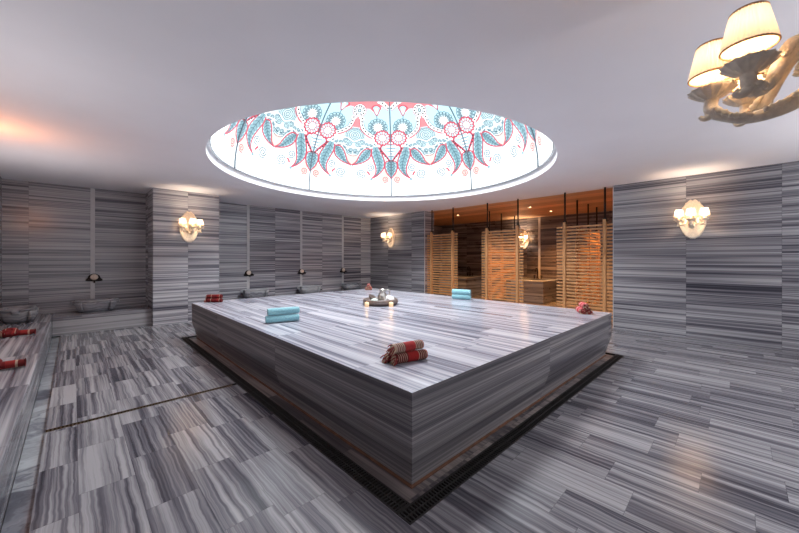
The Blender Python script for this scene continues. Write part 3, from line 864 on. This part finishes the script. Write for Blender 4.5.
def spiral(cx, cy, r, c, layer, turns=2.6, w=4, d=1):
    n = 40
    stroke([(cx + d*r*(1 - .85*i/n)*math.cos(2*PI*turns*i/n + 1), cy + r*(1 - .85*i/n)*math.sin(2*PI*turns*i/n + 1)) for i in range(n+1)], w, c, layer, False)
def dots(pts, c, layer, s=15):
    for x, y in pts: shape([(x-s/2, y-s/2), (x+s/2, y-s/2), (x+s/2, y+s/2), (x-s/2, y+s/2)], c, layer, False)
def leaf(left, right, c='teal', rib=True):
    P = left + right[::-1][1:]
    shape(P, c, 3)
    stroke(left, 9, 'red', 5); stroke(right, 9, 'red', 5)
    mid = [((a[0]+b[0])/2, (a[1]+b[1])/2) for a, b in zip(left, right)]
    if rib: stroke(mid, 4, 'line', 5)
    for side in (left, right):   # pale dashes inside the edges
        sp_ = smooth_path([(x, y, 0) for x, y in [((m[0]*.26 + e[0]*.74), (m[1]*.26 + e[1]*.74)) for m, e in zip(mid, side)]], 5)
        for i in range(2, len(sp_) - 3, 3):
            stroke([(sp_[i].x, sp_[i].y), (sp_[i+1].x, sp_[i+1].y)], 5, 'pale', 5, False)
    sp_ = smooth_path([(x, y, 0) for x, y in mid], 4); e0 = smooth_path([(x, y, 0) for x, y in left], 4); e1 = smooth_path([(x, y, 0) for x, y in right], 4)
    for i in range(2, len(sp_) - 4, 2):
        for e in (e0, e1):
            stroke([(sp_[i].x, sp_[i].y), (sp_[i].x*.45 + e[i+2].x*.55, sp_[i].y*.45 + e[i+2].y*.55)], 2.5, 'line', 5, False)
def print_motif():
    D = 448
    # ground: pink above, pale lace between
    a0 = [tp(57, y) for y in (430, 300, 200)]
    g = [tp(x, y) for x, y in ((30, 430), (230, 440), (270, 420), (310, 390), (345, 345), (375, 310), (420, 305))]
    gp = [(-.02, g[0][1])] + g[1:] + [(HALF + .02, g[-1][1]), (HALF + .02, 1.12), (-.02, 1.12)]
    shape(gp, 'pink', 1, False, conv=False)
    lace = [tp(x, y) for x, y in ((230, 440), (270, 420), (310, 390), (345, 345), (375, 310), (420, 305))] + [(HALF + .02, tp(420, 305)[1]), (HALF + .02, tp(432, D + 160)[1])] + [tp(x, y) for x, y in ((372, D + 165), (340, D + 130), (300, D + 92), (240, D + 98), (165, D + 85), (190, 500))]
    shape(lace, 'pale', 2, False, conv=False)
    # leaves
    leaf([(57, D+225), (20, D+240), (0, D+290), (20, D+350), (57, D+412)], [(57, D+225), (100, D+230), (116, D+285), (98, D+350), (57, D+412)], rib=False)
    stroke([(57, D+232), (57, D+405)], 6, 'line', 5)
    for yy in (270, 300, 330, 360): stroke([(57, D+yy), (90, D+yy-26)], 3, 'line', 5, False)
    leaf([(172, D+75), (140, D+150), (118, D+220), (122, D+290), (152, D+342), (192, D+382), (245, D+413)], [(236, D+85), (242, D+150), (222, D+225), (203, D+290), (202, D+340), (216, D+380), (245, D+413)])
    leaf([(242, D+105), (246, D+150), (262, D+195), (300, D+228), (350, D+252), (432, D+270)], [(250, D+98), (290, D+92), (330, D+122), (362, D+172), (388, D+232), (432, D+270)])
    # peach petal on the second axis
    hp = tp(432, D+268)[1]
    pet = [tp(x, y) for x, y in ((372, D+165), (380, D+200), (396, D+238), (432, D+268))] + [(HALF + .02, hp), (HALF + .02, tp(432, D+150)[1])]
    shape(pet, 'peach', 3, False, conv=False)
    disc(434, D+280, 13, 'pale', 6); arc(434, D+280, 13, 0, 2*PI, 3, 'line', 6)
    # heart drop with dotted border
    shape([(20, D+50), (57, D+42), (105, D+40), (150, D+62), (165, D+95), (140, D+140), (100, D+190), (57, D+248), (10, D+190)], 'red', 3)
    shape([(20, D+55), (57, D+52), (100, D+48), (136, D+70), (142, D+95), (118, D+132), (85, D+178), (57, D+215), (20, D+170)], 'sky', 4)
    for i, yy in enumerate((72, 104, 132, 160)):
        stroke([(57, D+yy), (80, D+yy+5), (112 - i*14, D+yy-6)], 9, 'white', 5)
        stroke([(57, D+yy+14), (80, D+yy+18), (104 - i*14, D+yy+8)], 3, 'line', 5)
    dots([(156, D+92), (148, D+118), (130, D+146), (110, D+172), (90, D+195), (70, D+222)], 'dark', 6, 15)
    # sky paisley field, dotted band
    band = [(352, 215), (330, 215), (332, 260), (320, 318), (298, 352), (266, 382), (230, 406), (215, 412)]
    fld = [tp(x, y) for x, y in ((120, 90), (150, 130), (178, 185), (205, 150), (245, 112), (285, 108), (318, 130), (330, 200), (328, 260), (316, 318), (292, 350), (262, 378), (225, 404), (150, 415))]
    shape([(-.02, tp(57, 95)[1])] + fld + [(-.02, tp(57, 415)[1])], 'sky', 2, False, conv=False)
    for q in (1,):
        stroke(band, 32, 'white', 3); 
        stroke([(314, 222), (314, 262), (302, 312), (282, 340), (252, 368), (218, 392)], 3, 'line', 4)
        stroke([(352, 212), (352, 265), (340, 326), (312, 368), (276, 400), (238, 424)], 5, 'red', 4)
    dots([(327, 212), (330, 250), (318, 320), (297, 352), (266, 382), (232, 405), (327, 285)], 'dark', 5, 17)
    rc_ = (356, 125)
    disc(*rc_, 72, 'white', 4, 28); arc(*rc_, 72, 0, 2*PI, 4, 'red', 5, 28)
    for i in range(11):
        a = 2*PI*i/11 + .2; dots([(rc_[0] + 55*math.cos(a), rc_[1] + 52*math.sin(a))], 'dark', 6, 17)
    arc(*rc_, 37, 0, 2*PI, 4, 'line', 6, 20); disc(*rc_, 26, 'mint', 6); arc(*rc_, 18, 0, 2*PI, 4, 'dark', 7, 14); disc(*rc_, 7, 'white', 7, 8)
    # white dotted border at the seam top
    stroke([(57, 108), (80, 85), (112, 55), (150, 35)], 34, 'white', 3)
    stroke([(57, 135), (92, 105), (130, 72), (165, 52)], 5, 'red', 4)
    dots([(57, 105), (80, 80), (110, 52), (35, 80)], 'dark', 5, 17)
    # fan bud
    shape([(178, 195), (140, 130), (126, 105), (150, 78), (178, 70), (208, 78), (232, 105), (214, 130)], 'red', 3)
    shape([(178, 180), (150, 125), (142, 105), (158, 88), (178, 82), (198, 88), (214, 105), (205, 125)], 'mint', 4)
    shape([(178, 172), (164, 120), (178, 100), (193, 120)], 'white', 5)
    stroke([(178, 180), (178, 230)], 6, 'line', 4)
    # white daisy with teal petals
    dc = (172, 312)
    for i in range(15):
        a = 2*PI*i/15
        x, y = dc[0] + 78*math.cos(a), dc[1] + 72*math.sin(a)
        disc(x, y, 21, 'mint', 3, 12); arc(x, y, 21, 0, 2*PI, 4, 'line', 4, 10)
        stroke([(dc[0] + 52*math.cos(a), dc[1] + 50*math.sin(a)), (x, y)], 4, 'line', 4, False)
    disc(*dc, 55, 'pale', 5, 20)
    for i in range(13):
        a = 2*PI*i/13; dots([(dc[0] + 48*math.cos(a), dc[1] + 46*math.sin(a))], 'dark', 6, 11)
    disc(*dc, 38, 'white', 7, 20)
    # pink rosette
    rc2 = (130, 425)
    disc(*rc2, 84, 'red', 6, 84, lobes=14, amp=.07)
    for i in range(14):
        a = 2*PI*i/14
        ux, uy = math.cos(a), math.sin(a)
        shape([(rc2[0] + 30*ux, rc2[1] + 30*uy), (rc2[0] + 60*ux - 12*uy, rc2[1] + 60*uy + 12*ux), (rc2[0] + 72*ux, rc2[1] + 72*uy), (rc2[0] + 60*ux + 12*uy, rc2[1] + 60*uy - 12*ux)], 'mint' if i % 2 else 'pale', 7, False)
    disc(*rc2, 33, 'white', 8, 20); arc(*rc2, 33, 0, 2*PI, 3, 'line', 8, 20)
    # lace scroll on the second axis
    L = (414, 395)
    for rr, w in ((100, 4), (86, 3), (66, 4), (46, 3), (28, 5)): arc(*L, rr, PI*.5, PI*1.5, w, 'line', 4, 18, .78)
    disc(*L, 18, 'mint', 4, 12)
    for i in range(9):
        a = PI*.55 + PI*.9*i/8
        disc(L[0] + 76*math.cos(a), L[1] + 60*math.sin(a), 8, 'mint', 4, 8); disc(L[0] + 110*math.cos(a), L[1] + 88*math.sin(a), 9, 'mint', 3, 8)
    for (x, y, r_) in ((330, 470, 26), (290, 500, 22), (245, 500, 20), (375, 500, 28), (340, 530, 22), (400, 560, 24), (280, 530, 16), (215, 500, 14)):
        spiral(x, y, r_, 'line', 4, 2, 3.5); disc(x, y, r_*.3, 'mint', 4, 8)
    stroke([(200, 520), (260, 470), (330, 440), (420, 470)], 6, 'white', 5); stroke([(230, 535), (300, 512), (360, 530), (430, 520)], 6, 'white', 5)
    for yy, x0 in ((D+80, 330), (D+110, 352), (D+138, 366)): arc(432, yy, 432 - x0, PI*.55, PI*1.0, 4, 'line', 5, 10, .5)
    # free spirals and small marks below
    spiral(345, D+360, 48, 'line', 3, 2.2, 6.5); spiral(252, D+290, 38, 'line', 2, 1.8, 6.5); spiral(318, D+300, 0.1, 'line', 2)
    shape([(98, D+350), (122, D+330), (150, D+362), (150, D+430), (115, D+462), (82, D+430)], 'peach', 2)
    spiral(115, D+420, 34, 'red', 4, 1.7, 2.6)
    stroke([(262, D+372), (272, D+350), (285, D+338)], 12, 'red', 4); disc(246, D+418, 13, 'teal', 6, 12)
print_motif()
def print_mesh():
    bm = bmesh.new()
    groups = {}
    for P, c, l in PR: groups.setdefault((c, l), []).append(P)
    V, Fc, Mi = [], [], []
    for (c, l), polys in groups.items():
        b = bmesh.new()
        for P in polys:
            Q = [P[0]]
            for p in P[1:]:
                if abs(p[0]-Q[-1][0]) + abs(p[1]-Q[-1][1]) > 1e-5: Q.append(p)
            if len(Q) > 2 and abs(Q[0][0]-Q[-1][0]) + abs(Q[0][1]-Q[-1][1]) < 1e-5: Q.pop()
            if len(Q) < 3: continue
            try: b.faces.new([b.verts.new((x, y, 0)) for x, y in Q])
            except ValueError: pass
        b.normal_update(); bmesh.ops.triangulate(b, faces=b.faces, ngon_method='EAR_CLIP')
        for _ in range(3):
            es = [e for e in b.edges if e.calc_length() > .05]
            if not es: break
            bmesh.ops.subdivide_edges(b, edges=es, cuts=1); b.normal_update(); bmesh.ops.triangulate(b, faces=b.faces)
        b.verts.index_update(); o = len(V)
        V += [(v.co.x, v.co.y, .004 + .0016*l) for v in b.verts]
        for f in b.faces: Fc.append([v.index + o for v in f.verts]); Mi.append(c)
        b.free()
    return V, Fc, Mi
def E_mat(name, rgb, s):
    m, t, b = new_mat(name); c = lin(*rgb)
    b.inputs['Base Color'].default_value = tuple(x*.3 for x in c[:3]) + (1,); b.inputs['Roughness'].default_value = .3
    b.inputs['Emission Color'].default_value = c; b.inputs['Emission Strength'].default_value = s
    return m
GLOW = .66
glass = E_mat('backlit white glass', (.955, .985, 1.0), GLOW)
PS = .5
pm = {'white': ((.98, .99, 1), .62), 'teal': ((.50, .65, .69), PS), 'red': ((.76, .29, .37), PS), 'sky': ((.73, .89, .95), PS), 'pink': ((1, .52, .54), PS), 'peach': ((.98, .81, .77), PS),
      'dark': ((.26, .22, .24), PS), 'pale': ((.82, .91, .93), PS), 'line': ((.31, .44, .49), PS), 'mint': ((.70, .83, .86), PS)}
pmats = [glass] + [E_mat('print ' + k, *pm[k]) for k in PC]
M['glazing'] = plain('grey glazing seal', lin(.36, .42, .46), .5)
dome = thing('dome_skylight', 'round backlit glass dome with red and teal floral print set in the ceiling', 'skylight', (DC.x, DC.y, GZ), TH0)
def dome_panel():
    mb = MB(); nt, np_ = 14, 22
    vs, fs = [], []
    for i in range(np_ + 1):
        ph = PI/2*.985*i/np_
        for j in range(nt + 1): vs.append(dome_pt(-PI/4*j/nt, ph))
    for i in range(np_):
        for j in range(nt):
            a = i*(nt+1) + j; fs.append((a, a+1, a+nt+2, a+nt+1))
    mb.add(vs, fs, 0, True)
    V, Fc, Mi = print_mesh()
    for mir in (0, 1):
        vv = [dome_pt(-(t if not mir else PI/4 - t), p, d) for t, p, d in V]
        o = len(mb.v); mb.v += [tuple(v) for v in vv]
        for f, c in zip(Fc, Mi):
            mb.f.append([i + o for i in f]); mb.m.append(c + 1); mb.sm.append(False)
    return mb
p0 = dome_panel().build('glass_panel', pmats, dome)
br = MB(); path = [dome_pt(0, PI/2*.98*i/30, .018) for i in range(31)]
br.tube(path, .013, 6, sq=1)
b0_ = br.build('glazing_bar', M['glazing'], dome)
for i in range(1, 8):
    for src in (p0, b0_):
        c = src.copy(); COL.objects.link(c); c.parent = dome; c.rotation_euler = (0, 0, i*PI/4)
lp = MB(); lp.lathe([(.62, GH - .19), (.64, GH - .17), (.64, GH - .08)], 64, (0, 0, 0)); lp.build('added_fill_rim', M['drum'], dome)  # added lamp at the apex, out of view, brightens platform and floor
M['added_dome_fill'] = plain('added dome fill light', (1, 1, 1, 1), .4, emit=(.95, .98, 1, 1), es=32)
lp = MB(); lp.lathe([(.62, GH - .18), (.3, GH - .185), (.002, GH - .187)], 64, (0, 0, 0), 0, False, True); lp.build('added_fill_diffuser', M['added_dome_fill'], dome)
rg = MB(); rg.rings([[((GR - .006 + .006*math.cos(u))*math.cos(2*PI*j/128), (GR - .006 + .006*math.cos(u))*math.sin(2*PI*j/128), .003 + .006*math.sin(u)) for j in range(128)] for u in (0, PI/2, PI, 1.5*PI)], 0, closed=True)
rg.build('rim_seal', M['glazing'], dome)

# ------------------------------------------------------------------ remaining lights
add_light('red_wall_lamp', 'POINT', (-.66, 5.3, 2.22), 6, (1, .34, .10), shadow_soft_size=.06)
for c in (CA, CB): add_light('candle_glow', 'POINT', c + Vector((0, 0, .12)), .04, (1, .55, .2), shadow_soft_size=.015)

# added upward fill spots out of view, without fixtures, to brighten the ceiling
for x, y, e in ((-.60, .6, 12), (-.60, 3.4, 13), (-.60, 6.2, 15), (2.6, -2.0, 60), (5.2, -2.0, 66)):
    o = add_light('added_uplight', 'SPOT', (x, y, 1.2), e, (1, .97, .98), shadow_soft_size=.12, spot_size=2.75, spot_blend=1)
    o.rotation_euler = (PI, 0, 0)

# ------------------------------------------------------------------ camera and view
w = bpy.data.worlds.new('world'); S.world = w; w.use_nodes = True
w.node_tree.nodes['Background'].inputs[0].default_value = (.62, .62, .66, 1)
cam = bpy.data.cameras.new('camera'); co = bpy.data.objects.new('camera', cam); COL.objects.link(co)
co.location = (0, 0, EYE); co.rotation_euler = (PI/2, 0, YAW - PI/2)
cam.lens = 36*333/799; cam.sensor_width = 36; cam.shift_y = -8.5/799; cam.clip_start = .02; cam.clip_end = 100
S.camera = co
S.view_settings.view_transform = 'Standard'; S.view_settings.look = 'None'; S.view_settings.gamma = 1; S.view_settings.use_curve_mapping = False
S.view_settings.exposure = 1.2
S.cycles.max_bounces = 10; S.cycles.diffuse_bounces = 6; S.cycles.glossy_bounces = 5; S.cycles.sample_clamp_indirect = 6
